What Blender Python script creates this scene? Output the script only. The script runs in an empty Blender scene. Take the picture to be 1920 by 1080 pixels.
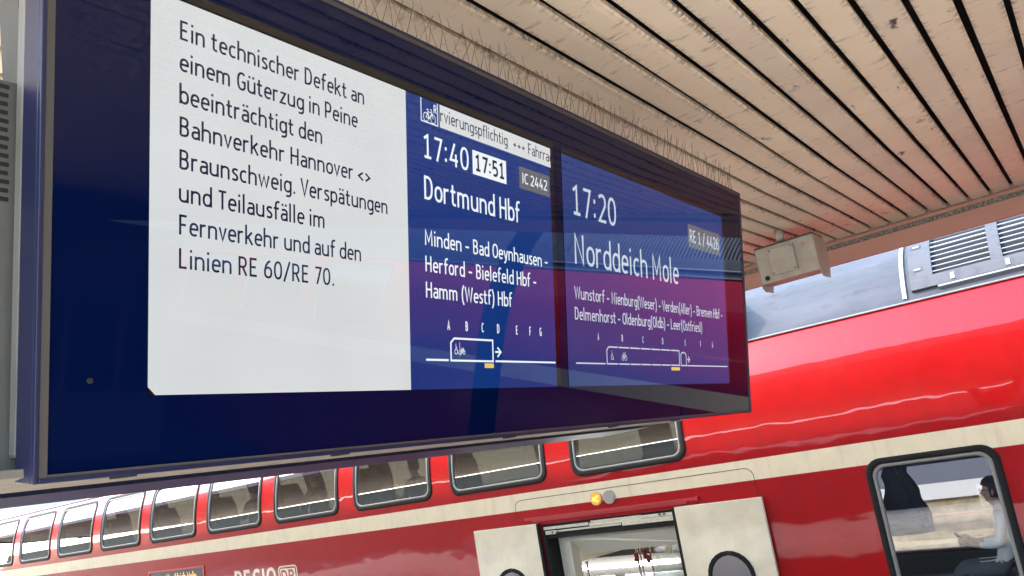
import bpy, math, random
from mathutils import Matrix, Vector
random.seed(7)
sc = bpy.context.scene
COL = sc.collection
R = math.radians
HC = 2.3            # camera height above the platform; coordinates below are relative to the camera, lifted by HC at the end

# ------------------------------------------------------------------ camera, sky, sun, exposure
cam_d = bpy.data.cameras.new('camera'); cam = bpy.data.objects.new('camera', cam_d); COL.objects.link(cam)
yaw, pit, rol = R(35.9427969), R(10.4188425), R(-9.47465292)
f = Vector((math.cos(pit)*math.cos(yaw), math.cos(pit)*math.sin(yaw), math.sin(pit)))
r0 = Vector((math.sin(yaw), -math.cos(yaw), 0)); u0 = r0.cross(f)
rr = r0*math.cos(rol) + u0*math.sin(rol); uu = rr.cross(f)
cam.matrix_world = Matrix(((rr.x, uu.x, -f.x, 0), (rr.y, uu.y, -f.y, 0), (rr.z, uu.z, -f.z, HC), (0, 0, 0, 1)))
cam_d.sensor_width = 36; cam_d.lens = 1500.06/1920*36; cam_d.shift_y = 73.457/1920
cam_d.clip_start = 0.05; cam_d.clip_end = 3000
sc.camera = cam
SUN_EL, SUN_AZ = R(40), R(123)      # azimuth measured from +X towards +Y
EV = 3.62
w = bpy.data.worlds.new('World'); sc.world = w; w.use_nodes = True
nt = w.node_tree; sky = nt.nodes.new('ShaderNodeTexSky'); sky.sky_type = 'NISHITA'; sky.sun_disc = False
sky.sun_elevation = SUN_EL; sky.sun_rotation = R(90)-SUN_AZ; sky.dust_density = 1.2; sky.air_density = 1.0
nt.links.new(sky.outputs[0], nt.nodes['Background'].inputs[0]); nt.nodes['Background'].inputs[1].default_value = 0.15
sd = bpy.data.lights.new('sun', 'SUN'); sd.energy = .5; sd.angle = R(2.5); sd.color = (1, .95, .87)
sun = bpy.data.objects.new('sun', sd); COL.objects.link(sun)
sdir = Vector((math.cos(SUN_EL)*math.cos(SUN_AZ), math.cos(SUN_EL)*math.sin(SUN_AZ), math.sin(SUN_EL)))
sun.rotation_euler = sdir.to_track_quat('Z', 'Y').to_euler(); sun.location = (0, 0, 30)
sc.view_settings.view_transform = 'Standard'; sc.view_settings.look = 'None'
sc.view_settings.exposure = EV; sc.view_settings.gamma = 1
sc.render.engine = 'CYCLES'
sc.cycles.max_bounces = 10; sc.cycles.transparent_max_bounces = 24; sc.cycles.diffuse_bounces = 5
sc.cycles.use_denoising = True

# ------------------------------------------------------------------ helpers
def tag(o, label=None, cat=None, group=None, kind=None):
    if label: o['label'] = label
    if cat: o['category'] = cat
    if group: o['group'] = group
    if kind: o['kind'] = kind
    return o
def empty(name, loc, rot=(0, 0, 0)):
    o = bpy.data.objects.new(name, None); COL.objects.link(o); o.location = loc; o.rotation_euler = rot
    o.empty_display_size = .2
    return o
class MB:
    def __init__(s): s.v = []; s.f = []; s.m = []
    def add(s, vs, fs, m=0):
        b = len(s.v); s.v += [tuple(p) for p in vs]; s.f += [tuple(b+i for i in q) for q in fs]; s.m += [m]*len(fs)
    def box(s, a, b, m=0):
        (x0, y0, z0), (x1, y1, z1) = a, b
        s.add([(x0, y0, z0), (x1, y0, z0), (x1, y1, z0), (x0, y1, z0), (x0, y0, z1), (x1, y0, z1), (x1, y1, z1), (x0, y1, z1)],
              [(0, 3, 2, 1), (4, 5, 6, 7), (0, 1, 5, 4), (1, 2, 6, 5), (2, 3, 7, 6), (3, 0, 4, 7)], m)
    def quad(s, a, b, c, d, m=0): s.add([a, b, c, d], [(0, 1, 2, 3)], m)
    def loft(s, rings, m=0, closed=True, caps=True):
        n = len(rings[0]); vs = [p for r in rings for p in r]; fs = []
        for i in range(len(rings)-1):
            for j in range(n if closed else n-1):
                k = (j+1) % n; fs.append((i*n+j, i*n+k, (i+1)*n+k, (i+1)*n+j))
        if caps and closed:
            fs.append(tuple(range(n))[::-1]); fs.append(tuple((len(rings)-1)*n+j for j in range(n)))
        s.add(vs, fs, m)
    def prism(s, poly, axis, a, b, m=0):
        def P(p, t):
            return {'x': (t, p[0], p[1]), 'y': (p[0], t, p[1]), 'z': (p[0], p[1], t)}[axis]
        s.loft([[P(p, a) for p in poly], [P(p, b) for p in poly]], m)
    def tube(s, pts, r, n=8, m=0):
        pts = [Vector(p) for p in pts]; rings = []
        for i, p in enumerate(pts):
            d = (pts[min(i+1, len(pts)-1)] - pts[max(i-1, 0)]).normalized()
            a = d.orthogonal().normalized(); b = d.cross(a)
            if i and False: pass
            ri = r[i] if isinstance(r, (list, tuple)) else r
            rings.append([p+(a*math.cos(2*math.pi*k/n)+b*math.sin(2*math.pi*k/n))*ri for k in range(n)])
        s.loft(rings, m)
    def disc(s, c, axis, r, h, n=20, m=0):
        c = Vector(c); d = Vector(axis).normalized(); s.tube([c, c+d*h], r, n, m)
    def build(s, name, mats, parent=None, smooth=False, bevel=0, loc=None):
        me = bpy.data.meshes.new(name); me.from_pydata(s.v, [], s.f)
        mats = mats if isinstance(mats, (list, tuple)) else [mats]
        for k in mats: me.materials.append(k)
        for p, k in zip(me.polygons, s.m): p.material_index = k; p.use_smooth = smooth
        me.update()
        o = bpy.data.objects.new(name, me); COL.objects.link(o)
        if parent: o.parent = parent
        if loc: o.location = loc
        if bevel:
            b = o.modifiers.new('bevel', 'BEVEL'); b.width = bevel; b.segments = 2; b.limit_method = 'ANGLE'; b.angle_limit = R(40)
        return o
def recalc(o):
    import bmesh
    bm = bmesh.new(); bm.from_mesh(o.data); bmesh.ops.recalc_face_normals(bm, faces=bm.faces); bm.to_mesh(o.data); bm.free()
    return o
def node(m, t): return m.node_tree.nodes.new(t)
def link(m, a, b): m.node_tree.links.new(a, b)
def mat(name, col, rough=.5, metal=0, ior=1.5, emit=None, es=0, coat=0, noise=None, bump=None, sss=None):
    """noise = (scale, second colour, low, high, stretch); bump = (scale, strength, distance, stretch)"""
    m = bpy.data.materials.new(name); m.use_nodes = True
    p = m.node_tree.nodes['Principled BSDF']
    p.inputs['Base Color'].default_value = (*col, 1); p.inputs['Roughness'].default_value = rough
    p.inputs['Metallic'].default_value = metal; p.inputs['IOR'].default_value = ior
    p.inputs['Coat Weight'].default_value = coat
    if coat: p.inputs['Specular IOR Level'].default_value = .08
    p.inputs['Coat Roughness'].default_value = .03
    if emit: p.inputs['Emission Color'].default_value = (*emit, 1); p.inputs['Emission Strength'].default_value = es
    tc = None
    def coords(st):
        nonlocal tc
        if tc is None: tc = node(m, 'ShaderNodeTexCoord')
        mp = node(m, 'ShaderNodeMapping'); mp.inputs['Scale'].default_value = st
        link(m, tc.outputs['Object'], mp.inputs['Vector']); return mp.outputs[0]
    for nz in (noise if isinstance(noise, list) else [noise] if noise else []):
        sca, c2, lo, hi, st = nz
        n = node(m, 'ShaderNodeTexNoise'); n.inputs['Scale'].default_value = sca; n.inputs['Detail'].default_value = 8; n.inputs['Roughness'].default_value = .62
        link(m, coords(st), n.inputs['Vector'])
        rp = node(m, 'ShaderNodeMapRange'); rp.inputs[1].default_value = lo; rp.inputs[2].default_value = hi
        link(m, n.outputs[0], rp.inputs[0])
        mx = node(m, 'ShaderNodeMix'); mx.data_type = 'RGBA'; link(m, rp.outputs[0], mx.inputs[0])
        src = p.inputs['Base Color']
        if src.is_linked: link(m, src.links[0].from_socket, mx.inputs[6])
        else: mx.inputs[6].default_value = (*col, 1)
        mx.inputs[7].default_value = (*c2, 1); link(m, mx.outputs[2], src)
    if bump:
        sca, stg, dist, st = bump
        n = node(m, 'ShaderNodeTexNoise'); n.inputs['Scale'].default_value = sca; n.inputs['Detail'].default_value = 3
        link(m, coords(st), n.inputs['Vector'])
        b = node(m, 'ShaderNodeBump'); b.inputs['Strength'].default_value = stg; b.inputs['Distance'].default_value = dist
        link(m, n.outputs[0], b.inputs['Height']); link(m, b.outputs[0], p.inputs['Normal'])
        if coat: link(m, b.outputs[0], p.inputs['Coat Normal'])
    return m
def glass(name, tint, base=.08, mul=1.0, rough=0.0, gcol=(1, 1, 1)):
    m = bpy.data.materials.new(name); m.use_nodes = True; nt = m.node_tree; nt.nodes.clear()
    o = node(m, 'ShaderNodeOutputMaterial'); mx = node(m, 'ShaderNodeMixShader'); t = node(m, 'ShaderNodeBsdfTransparent'); g = node(m, 'ShaderNodeBsdfGlossy')
    t.inputs[0].default_value = (*tint, 1); g.inputs['Roughness'].default_value = rough; g.inputs[0].default_value = (*gcol, 1)
    fr = node(m, 'ShaderNodeFresnel'); fr.inputs[0].default_value = 1.5
    ma = node(m, 'ShaderNodeMath'); ma.operation = 'MULTIPLY_ADD'; ma.inputs[1].default_value = mul; ma.inputs[2].default_value = base; ma.use_clamp = True
    link(m, fr.outputs[0], ma.inputs[0]); link(m, ma.outputs[0], mx.inputs[0]); link(m, t.outputs[0], mx.inputs[1]); link(m, g.outputs[0], mx.inputs[2]); link(m, mx.outputs[0], o.inputs[0])
    return m
def srgb(r, g, b):
    c = lambda x: (x/255/12.92 if x/255 <= .04045 else ((x/255+.055)/1.055)**2.4)
    return (c(r), c(g), c(b))
EX = 1/2**EV
def screen(name, rgb, k=1.0):
    c = srgb(*rgb); return mat(name, (.004, .004, .005), .02, ior=1.5, emit=c, es=EX*k)

# ------------------------------------------------------------------ materials
M = {}
M['slat'] = mat('painted_slat', (.87, .735, .545), .55, noise=[(2.2, (.78, .65, .465), .42, .72, (1, .35, 1)), (34, (.19, .145, .10), .60, .78, (.9, .22, 1)), (9, (.06, .05, .045), .655, .72, (.5, 1, 1))], bump=(40, .12, .003, (1, 1, 1)))
def edge_dirt(m, origin, pitch):
    p = m.node_tree.nodes['Principled BSDF']; src = p.inputs['Base Color'].links[0].from_socket
    tc = node(m, 'ShaderNodeTexCoord'); sx = node(m, 'ShaderNodeSeparateXYZ'); link(m, tc.outputs['Object'], sx.inputs[0])
    def ma(op, a, b=None):
        q = node(m, 'ShaderNodeMath'); q.operation = op
        for k, v in enumerate((a, b)):
            if v is None: continue
            if hasattr(v, 'is_output'): link(m, v, q.inputs[k])
            else: q.inputs[k].default_value = v
        return q.outputs[0]
    fr = ma('FRACT', ma('DIVIDE', ma('SUBTRACT', sx.outputs[1], origin), pitch))
    ed = ma('MULTIPLY', ma('ABSOLUTE', ma('SUBTRACT', fr, .5)), 2.0)
    mr = node(m, 'ShaderNodeMapRange'); mr.inputs[1].default_value = .50; mr.inputs[2].default_value = .84; link(m, ed, mr.inputs[0])
    mp = node(m, 'ShaderNodeMapping'); mp.inputs['Scale'].default_value = (1.0, .18, 1); link(m, tc.outputs['Object'], mp.inputs[0])
    n = node(m, 'ShaderNodeTexNoise'); n.inputs['Scale'].default_value = 55; n.inputs['Detail'].default_value = 6; link(m, mp.outputs[0], n.inputs[0])
    n2 = node(m, 'ShaderNodeTexNoise'); n2.inputs['Scale'].default_value = 1.7; n2.inputs['Detail'].default_value = 3; link(m, tc.outputs['Object'], n2.inputs[0])
    r1 = node(m, 'ShaderNodeMapRange'); r1.inputs[1].default_value = .46; r1.inputs[2].default_value = .62; link(m, n.outputs[0], r1.inputs[0])
    r2 = node(m, 'ShaderNodeMapRange'); r2.inputs[1].default_value = .42; r2.inputs[2].default_value = .68; link(m, n2.outputs[0], r2.inputs[0])
    f_ = ma('MULTIPLY', ma('MULTIPLY', mr.outputs[0], r1.outputs[0]), ma('ADD', ma('MULTIPLY', r2.outputs[0], .8), .25))
    wn = node(m, 'ShaderNodeTexWhiteNoise'); wn.noise_dimensions = '1D'; link(m, ma('FLOOR', ma('DIVIDE', ma('SUBTRACT', sx.outputs[1], origin), pitch)), wn.inputs['W'])
    tint = node(m, 'ShaderNodeMix'); tint.data_type = 'RGBA'; tint.blend_type = 'MULTIPLY'; tint.inputs[0].default_value = 1
    lo = node(m, 'ShaderNodeMix'); lo.data_type = 'RGBA'; link(m, wn.outputs['Value'], lo.inputs[0]); lo.inputs[6].default_value = (.87, .87, .87, 1); lo.inputs[7].default_value = (1, .985, .95, 1)
    link(m, src, tint.inputs[6]); link(m, lo.outputs[2], tint.inputs[7]); src = tint.outputs[2]
    mx = node(m, 'ShaderNodeMix'); mx.data_type = 'RGBA'; link(m, f_, mx.inputs[0]); link(m, src, mx.inputs[6]); mx.inputs[7].default_value = (.07, .055, .04, 1)
    link(m, mx.outputs[2], p.inputs['Base Color'])
edge_dirt(M['slat'], (.0402*7.25) % .15, .15)
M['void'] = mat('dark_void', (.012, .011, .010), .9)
M['fascia'] = mat('fascia_paint', (.50, .25, .18), .5, noise=(3, (.42, .21, .15), .45, .75, (1, .2, 3)))
M['gutterdirt'] = mat('dirty_ledge', (.12, .10, .08), .9, noise=(60, (.35, .31, .25), .45, .65, (1, 1, 1)))
M['navy'] = mat('navy_frame_paint', srgb(26, 28, 56), .4, noise=(30, srgb(33, 34, 62), .5, .8, (1, 1, .4)))
M['gasket'] = mat('gasket_rubber', (.055, .05, .042), .6)
M['panel'] = mat('navy_glass', srgb(2, 12, 46), .015, ior=1.34)
M['black'] = mat('screen_border', (.004, .004, .004), .02, ior=1.5)
M['white'] = screen('lit_white', (213, 217, 218))
M['blue'] = screen('lit_blue', (10, 52, 124), .95)
M['blue2'] = screen('lit_blue_dim', (26, 60, 128), .85)
def lcd(m, lo):
    p = m.node_tree.nodes['Principled BSDF']; c = tuple(p.inputs['Emission Color'].default_value); k = p.inputs['Emission Strength'].default_value
    tc = node(m, 'ShaderNodeTexCoord'); v = None
    for sc_, amp in ((420, .5), (5, .5)):
        n = node(m, 'ShaderNodeTexNoise'); n.inputs['Scale'].default_value = sc_; n.inputs['Detail'].default_value = 2; link(m, tc.outputs['Object'], n.inputs[0])
        a = node(m, 'ShaderNodeMath'); a.operation = 'MULTIPLY_ADD'; link(m, n.outputs[0], a.inputs[0]); a.inputs[1].default_value = 2*lo*k*amp
        if v is None: a.inputs[2].default_value = k*(1-lo)
        else: link(m, v, a.inputs[2])
        v = a.outputs[0]
    link(m, v, p.inputs['Emission Strength'])
lcd(M['white'], .16); lcd(M['blue'], .14); lcd(M['blue2'], .14)
M['ink'] = screen('navy_ink', (17, 25, 62), .8)
M['txt'] = screen('lit_text', (232, 240, 244), 1.05)
M['txt2'] = screen('lit_text_dim', (205, 214, 226), .95)
M['badge'] = screen('lit_grey', (104, 108, 116), .9)
M['yellow'] = screen('lit_yellow', (232, 200, 104))
M['beige'] = mat('beige_sheet', (.19, .165, .125), .5, noise=(14, (.13, .112, .085), .5, .75, (1, 1, .3)))
M['greymetal'] = mat('grey_sheet', (.105, .10, .082), .5, noise=(6, (.08, .075, .06), .4, .7, (1, 1, 1)))
M['steel'] = mat('spike_steel', (.20, .155, .11), .45, metal=.4)
PB = (1.3, .55, .018, (1.2, .55, 1))
M['red'] = mat('red_paint', (.34, .005, .0055), .3, coat=.6, bump=PB, noise=[(5, (.29, .005, .005), .4, .7, (1, 1, 1)), (3.5, (.27, .012, .010), .56, .80, (1, 2.6, .35)), (120, (.30, .02, .016), .66, .74, (1, 1, 1))])
M['redtrim'] = mat('red_trim', (.40, .010, .012), .4)
M['cream'] = mat('cream_paint', (.74, .63, .42), .3, coat=.8, bump=PB, noise=[(4, (.67, .57, .38), .4, .7, (1, 1, 1)), (3.5, (.55, .45, .30), .54, .80, (1, 2.6, .35)), (110, (.5, .4, .26), .66, .74, (1, 1, 1))])
M['door'] = mat('door_cream', (.74, .64, .44), .3, coat=.7, bump=PB, noise=(3, (.6, .52, .37), .4, .7, (1, 1, 1)))
M['roof'] = mat('grey_roof', (.064, .067, .072), .55, ior=1.18, noise=[(2.2, (.084, .087, .093), .42, .62, (1, .35, 1)), (9, (.040, .042, .046), .55, .8, (1, .3, 1))], bump=(3, .25, .012, (1, .5, 1)))
M['unit'] = mat('cooling_unit_paint', (.078, .076, .077), .5, ior=1.3, noise=(9, (.052, .051, .052), .5, .75, (1, 1, 1)))
M['bar'] = mat('grille_bar', (.22, .22, .215), .4)
M['bar2'] = mat('grille_bar_grey', (.13, .135, .14), .4)
M['rubber'] = mat('window_rubber', (.014, .013, .012), .7, ior=1.25)
M['alu'] = mat('window_alu', (.20, .185, .16), .5, metal=.1)
M['pane'] = glass('window_glass', (.34, .34, .33), .085, 1.5)
M['pane_far'] = glass('tinted_far_glass', (.07, .07, .07), .1, 1.0)
M['pane_low'] = glass('clear_glass', (.86, .88, .86), .05, 1.0)
M['oval'] = glass('frosted_glass', (.35, .33, .33), .22, 1.0, .35, (.75, .68, .7))
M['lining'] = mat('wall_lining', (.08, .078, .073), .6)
M['seat'] = mat('seat_fabric', (.045, .045, .055), .8, noise=(25, (.07, .07, .085), .4, .6, (1, 1, 1)))
M['vest'] = mat('vestibule_panel', (.76, .69, .55), .4)
M['mech'] = mat('door_gear_alu', (.55, .50, .38), .35, metal=.3, noise=(22, (.38, .33, .24), .5, .7, (1, 1, 4)))
M['bolt'] = mat('bolt_steel', (.10, .09, .08), .4, metal=.8)
M['chrome'] = mat('pole_steel', (.55, .54, .52), .2, metal=1)
M['orange'] = mat('lamp_amber', (.8, .35, .03), .2, emit=(1.0, .24, .01), es=.055)
M['amberdots'] = mat('lamp_dots', (.9, .6, .1), .2, emit=(1, .60, .10), es=.20)
M['greylens'] = mat('lamp_lens_grey', (.36, .32, .25), .3, noise=(90, (.28, .25, .2), .4, .6, (1, 1, 1)))
M['led'] = mat('led_text', (.2, .1, .02), .4, emit=(1.0, .36, .04), es=.16)
M['ledback'] = mat('led_back', (.012, .013, .014), .2)
M['speaker'] = mat('beige_box_paint', (.41, .37, .30), .45, noise=(8, (.34, .30, .235), .4, .7, (1, 1, 1)))
M['dayglow'] = mat('far_door_glow', (.9, .9, .9), .4, emit=(1, .98, .93), es=7.0)
M['conc'] = mat('platform_concrete', (.78, .70, .58), .8, noise=(3, (.45, .415, .36), .4, .7, (1, 1, 1)))
M['asphalt'] = mat('platform_asphalt', (.04, .039, .037), .95, ior=1.12, noise=(5, (.03, .029, .028), .4, .7, (1, 1, 1)))
M['ballast'] = mat('ballast_stone', (.26, .23, .19), .95, noise=(30, (.36, .32, .27), .4, .6, (1, 1, 1)))
M['stone'] = mat('yellow_stone', (.17, .13, .07), .9, noise=[(6, (.25, .21, .13), .4, .65, (1, 1, 1)), (20, (.22, .16, .09), .6, .72, (1, .4, 1))])
M['whitewall'] = mat('white_wall', (.36, .355, .34), .7)
M['wood'] = mat('brown_beam', (.28, .18, .11), .7, noise=(20, (.14, .09, .06), .4, .7, (1, .1, 1)))
M['darkroof'] = mat('dark_band', (.06, .065, .085), .7)
M['facade'] = mat('pale_facade', (.20, .165, .12), .8, noise=(1.5, (.15, .125, .09), .4, .7, (1, 1, 1)))
M['winglass'] = mat('facade_glass', (.03, .035, .04), .4)

# ------------------------------------------------------------------ lettering: condensed strokes drawn as ribbons
def arc(cx, cy, rx, ry, a0, a1, n=12, e=2.35):
    o = []
    for i in range(n+1):
        a = R(a0+(a1-a0)*i/n); c, s = math.cos(a), math.sin(a)
        o.append((cx+rx*math.copysign(abs(c)**(2/e), c), cy+ry*math.copysign(abs(s)**(2/e), s)))
    return o
t_ = .055; X = .72; W_ = .445
OV = arc(.25, .36, .195, .305, 0, 360, 24)
G = {}
def g(ch, adv, *st):
    if ch.islower(): st = [[(x, y*.944 if y <= .72 else .68+(y-.72)*1.1) for x, y in p] for p in st] if ch not in 'üä' else st
    G[ch] = (adv+(.055 if ch in 'ceosabdpgüäyvwOCG' else .085), st)
g(' ', .17)
g('n', .52, [(t_, 0), (t_, X)], [(t_, .42)]+arc(.25, .45, .195, .215, 180, 0)+[(W_, 0)])
g('h', .52, [(t_, 0), (t_, 1.06)], [(t_, .42)]+arc(.25, .45, .195, .215, 180, 0)+[(W_, 0)])
g('u', .52, [(t_, X)]+arc(.25, .27, .195, .215, 180, 360)+[(W_, .30)], [(W_, X), (W_, 0)])
g('ü', .52, *G['u'][1], [(.13, .82), (.13, .95)], [(.36, .82), (.36, .95)])
g('m', .83, [(t_, 0), (t_, X)], [(t_, .42)]+arc(.22, .47, .165, .195, 180, 0)+[(.385, 0)], [(.385, .42)]+arc(.55, .47, .165, .195, 180, 0)+[(.715, 0)])
g('o', .51, OV)
g('b', .52, [(t_, 0), (t_, 1.06)], OV)
g('d', .52, [(W_, 0), (W_, 1.06)], OV)
g('p', .52, [(t_, -.27), (t_, X)], OV)
g('g', .52, OV, [(W_, X), (W_, -.02)]+arc(.25, -.02, .195, .20, 0, -120)[1:])
g('e', .50, [(.07, .375), (.425, .375)]+arc(.25, .40, .18, .265, 4, 176)[0:]+arc(.25, .33, .19, .275, 180, 312))
g('c', .45, arc(.25, .36, .19, .305, 52, 308, 18))
g('a', .47, [(.395, 0), (.395, .46)]+arc(.225, .47, .17, .195, 0, 140), [(.395, .40), (.22, .40)]+arc(.215, .228, .155, .172, 90, 270)+[(.27, .06), (.395, .16)])
g('ä', .47, *G['a'][1], [(.12, .82), (.12, .95)], [(.33, .82), (.33, .95)])
g('s', .41, [(.35, .62), (.28, .657), (.19, .665), (.11, .63), (.075, .55), (.10, .46), (.17, .405), (.25, .355), (.32, .28), (.335, .19), (.30, .10), (.22, .058), (.13, .06), (.05, .105)])
g('z', .42, [(.04, .665), (.36, .665), (.05, .055), (.39, .055)])
g('i', .17, [(t_+.02, 0), (t_+.02, X)], [(t_+.02, .87), (t_+.02, .99)])
g('l', .18, [(t_+.02, 0), (t_+.02, 1.06)])
g('r', .36, [(t_, 0), (t_, X)], [(t_, .40)]+arc(.26, .45, .205, .215, 180, 76, 8))
g('t', .36, [(.14, .93)]+[(.14, .24)]+arc(.27, .21, .13, .155, 180, 270, 6)+[(.34, .07)], [(.0, .665), (.32, .665)])
g('f', .34, [(.13, 0), (.13, .82)]+arc(.28, .85, .15, .16, 180, 90, 6)+[(.36, 1.0)], [(.0, .665), (.32, .665)])
g('k', .47, [(t_, 0), (t_, 1.06)], [(.07, .32), (.40, X)], [(.18, .43), (.43, 0)])
g('v', .45, [(.03, X), (.21, .04), (.39, X)])
g('w', .70, [(.03, X), (.18, .04), (.33, .66), (.48, .04), (.63, X)])
g('y', .45, [(.03, X), (.21, .06)], [(.39, X), (.20, -.10), (.14, -.19), (.03, -.22)])
g('E', .50, [(.42, .945), (.075, .945), (.075, .055), (.43, .055)], [(.075, .51), (.38, .51)])
g('F', .46, [(.41, .945), (.075, .945), (.075, 0)], [(.075, .50), (.37, .50)])
g('L', .45, [(.075, 1), (.075, .055), (.40, .055)])
g('H', .58, [(.075, 0), (.075, 1)], [(.495, 0), (.495, 1)], [(.075, .52), (.495, .52)])
g('N', .60, [(.075, 0), (.075, .97), (.505, .03), (.505, 1)])
g('M', .72, [(.075, 0), (.085, .96), (.345, .25), (.605, .96), (.62, 0)])
g('D', .56, [(.075, .055), (.075, .945), (.22, .945)]+arc(.22, .5, .26, .445, 90, -90, 14)+[(.075, .055)])
g('B', .53, [(.075, .055), (.075, .945), (.24, .945)]+arc(.24, .735, .18, .21, 90, -90, 8)+[(.075, .525)], [(.24, .525)]+arc(.24, .29, .205, .235, 90, -90, 8)+[(.075, .055)])
g('R', .53, [(.075, 0), (.075, .945), (.24, .945)]+arc(.24, .70, .19, .245, 90, -90, 8)+[(.075, .455)], [(.25, .455), (.46, 0)])
g('P', .50, [(.075, 0), (.075, .945), (.24, .945)]+arc(.24, .68, .20, .265, 90, -90, 8)+[(.075, .415)])
g('T', .45, [(.02, .945), (.44, .945)], [(.23, .945), (.23, 0)])
g('V', .48, [(.02, 1), (.24, .03), (.46, 1)])
g('W', .76, [(.02, 1), (.19, .03), (.37, .95), (.55, .03), (.72, 1)])
g('G', .56, arc(.29, .5, .22, .445, 48, 312, 18)[:-1]+[(.44, .14), (.47, .20), (.47, .47), (.30, .47)])
g('O', .60, arc(.30, .5, .235, .445, 0, 360, 26))
g('C', .50, arc(.29, .5, .22, .445, 50, 310, 18))
g('A', .50, [(.03, 0), (.25, .98), (.47, 0)], [(.11, .30), (.39, .30)])
g('I', .19, [(.085, 0), (.085, 1)])
g('J', .40, [(.30, 1), (.30, .22)]+arc(.16, .22, .14, .165, 0, -110, 6))
g('1', .50, [(.08, .80), (.265, .95), (.265, .055)], [(.09, .055), (.44, .055)])
g('7', .47, [(.05, .945), (.42, .945), (.17, 0)])
g('4', .52, [(.30, 1), (.055, .27), (.47, .27)], [(.36, .55), (.36, 0)])
g('0', .51, arc(.255, .5, .195, .445, 0, 360, 24))
g('2', .48, [(.06, .86)]+arc(.24, .70, .175, .245, 125, -20, 10)+[(.06, .055), (.45, .055)])
g('5', .48, [(.40, .945), (.10, .945), (.085, .52)]+arc(.22, .31, .20, .255, 105, -125, 12))
g('6', .50, arc(.25, .32, .19, .265, 0, 360, 18), [(.38, .945), (.25, .88), (.13, .70), (.06, .42), (.06, .32)])
g('8', .50, arc(.25, .73, .165, .215, 0, 360, 18), arc(.25, .28, .195, .235, 0, 360, 18))
g(':', .22, [(.10, .10), (.10, .24)], [(.10, .58), (.10, .72)])
g('.', .20, [(.10, 0), (.10, .13)])
g('/', .42, [(.02, -.08), (.38, 1.06)])
g('–', .42, [(.03, .37), (.37, .37)])
g('+', .44, [(.03, .36), (.39, .36)], [(.21, .18), (.21, .54)])
g('<', .44, [(.38, .60), (.06, .36), (.38, .12)])
g('>', .44, [(.06, .60), (.38, .36), (.06, .12)])
g('(', .28, [(.24, 1.08), (.12, .80), (.08, .45), (.12, .05), (.24, -.22)])
g(')', .28, [(.04, 1.08), (.16, .80), (.20, .45), (.16, .05), (.04, -.22)])
def ribbon(mb, pts, w, fn, m=0):
    closed = len(pts) > 2 and abs(pts[0][0]-pts[-1][0]) < 1e-6 and abs(pts[0][1]-pts[-1][1]) < 1e-6
    P = [Vector(p) for p in pts]
    Q = [P[0]]
    for p in P[1:]:
        if (p-Q[-1]).length > 1e-5: Q.append(p)
    P = Q
    if closed and (P[0]-P[-1]).length < 1e-5: P = P[:-1]
    n = len(P); vs = []
    for i in range(n):
        a = P[i-1] if (i or closed) else None; b = P[(i+1) % n] if (i < n-1 or closed) else None
        d1 = (P[i]-a).normalized() if a is not None else None; d2 = (b-P[i]).normalized() if b is not None else None
        if d1 is None: d1 = d2
        if d2 is None: d2 = d1
        n1 = Vector((-d1.y, d1.x)); n2 = Vector((-d2.y, d2.x)); q = n1+n2
        if q.length < .05: q = n1*1.0
        else:
            q.normalize(); q = q/max(q.dot(n1), .52)
        vs += [fn(P[i]+q*w/2), fn(P[i]-q*w/2)]
    fs = [(2*i, 2*i+1, (2*((i+1) % n))+1, 2*((i+1) % n)) for i in range(n if closed else n-1)]
    mb.add(vs, fs, m)
def text_mb(s, u0, u1, v, cap, place, sw=.112, clip=None, m=0, mb=None):
    """place(u, v, k) -> 3D; strokes are lifted a hair over one another"""
    mb = mb or MB()
    adv = 0; runs = []
    for ch in s:
        a, st = G[ch]; runs.append((adv, st)); adv += a
    total = adv-.115
    kx = (u1-u0)/total if u1 else cap*1.0
    k = 0
    for x0, st in runs:
        for p in st:
            pts = [(u0+(x0+x-.03)*kx, v+y*cap) for x, y in p]; k += 1
            def fn(q, k=k):
                x = min(q.x, clip) if clip else q.x
                return place(x, q.y, k)
            ribbon(mb, pts, sw*cap, fn, m)
    return mb

# ------------------------------------------------------------------ the departure board
TILT = R(9.61804)
board = empty('departure_board', (.52186, 1.23769, .11031), (TILT, 0, 0))
tag(board, 'large navy blue departure board, tilted down, showing a delay notice and two departures', 'display board')
bx = lambda y0, y1: None
U0, U1, V0, V1 = -.0195, 2.766, -.012, .921
fb = MB()       # frame: outer navy shell, front lip round the glass
fb.box((U0, .004, V0), (U1, .055, V1))
for a, b in (((U0, -.006, V0), (.0-.012, .004, V1)), ((U1-.008, -.006, V0), (U1, .004, V1)), ((-.012, -.006, V0), (U1-.008, .004, V0+.008)), ((-.012, -.006, V1-.006), (U1-.008, .004, V1))): fb.box(a, b)
fb.build('housing', M['navy'], board, bevel=.0015)
gb = MB()
for a, b in (((-.012, -.004, V0+.008), (.0, .0035, V1-.006)), ((U1-.012, -.004, V0+.008), (U1-.008, .0035, V1-.006)), ((0, -.004, V0+.008), (U1-.012, .0035, 0)), ((0, -.004, V1-.016), (U1-.012, .0035, V1-.006))): gb.box(a, b)
gb.build('gasket', M['gasket'], board)
pb = MB(); pb.box((0, -.0015, 0), (U1-.012, .0035, V1-.016)); pb.build('glass_cover', M['panel'], board)
L1 = -.0021; L2 = -.0027; L3 = -.0033
def rect(mb, u0, u1, v0, v1, y, m=0): mb.quad((u0, y, v0), (u1, y, v0), (u1, y, v1), (u0, y, v1), m)
S1 = dict(u0=.149, uw=.7462, u1=1.3190, v0=.1112, v1=.7852)
S2 = dict(u0=1.3795, u1=2.552, v0=.1112, v1=.7852)
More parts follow.
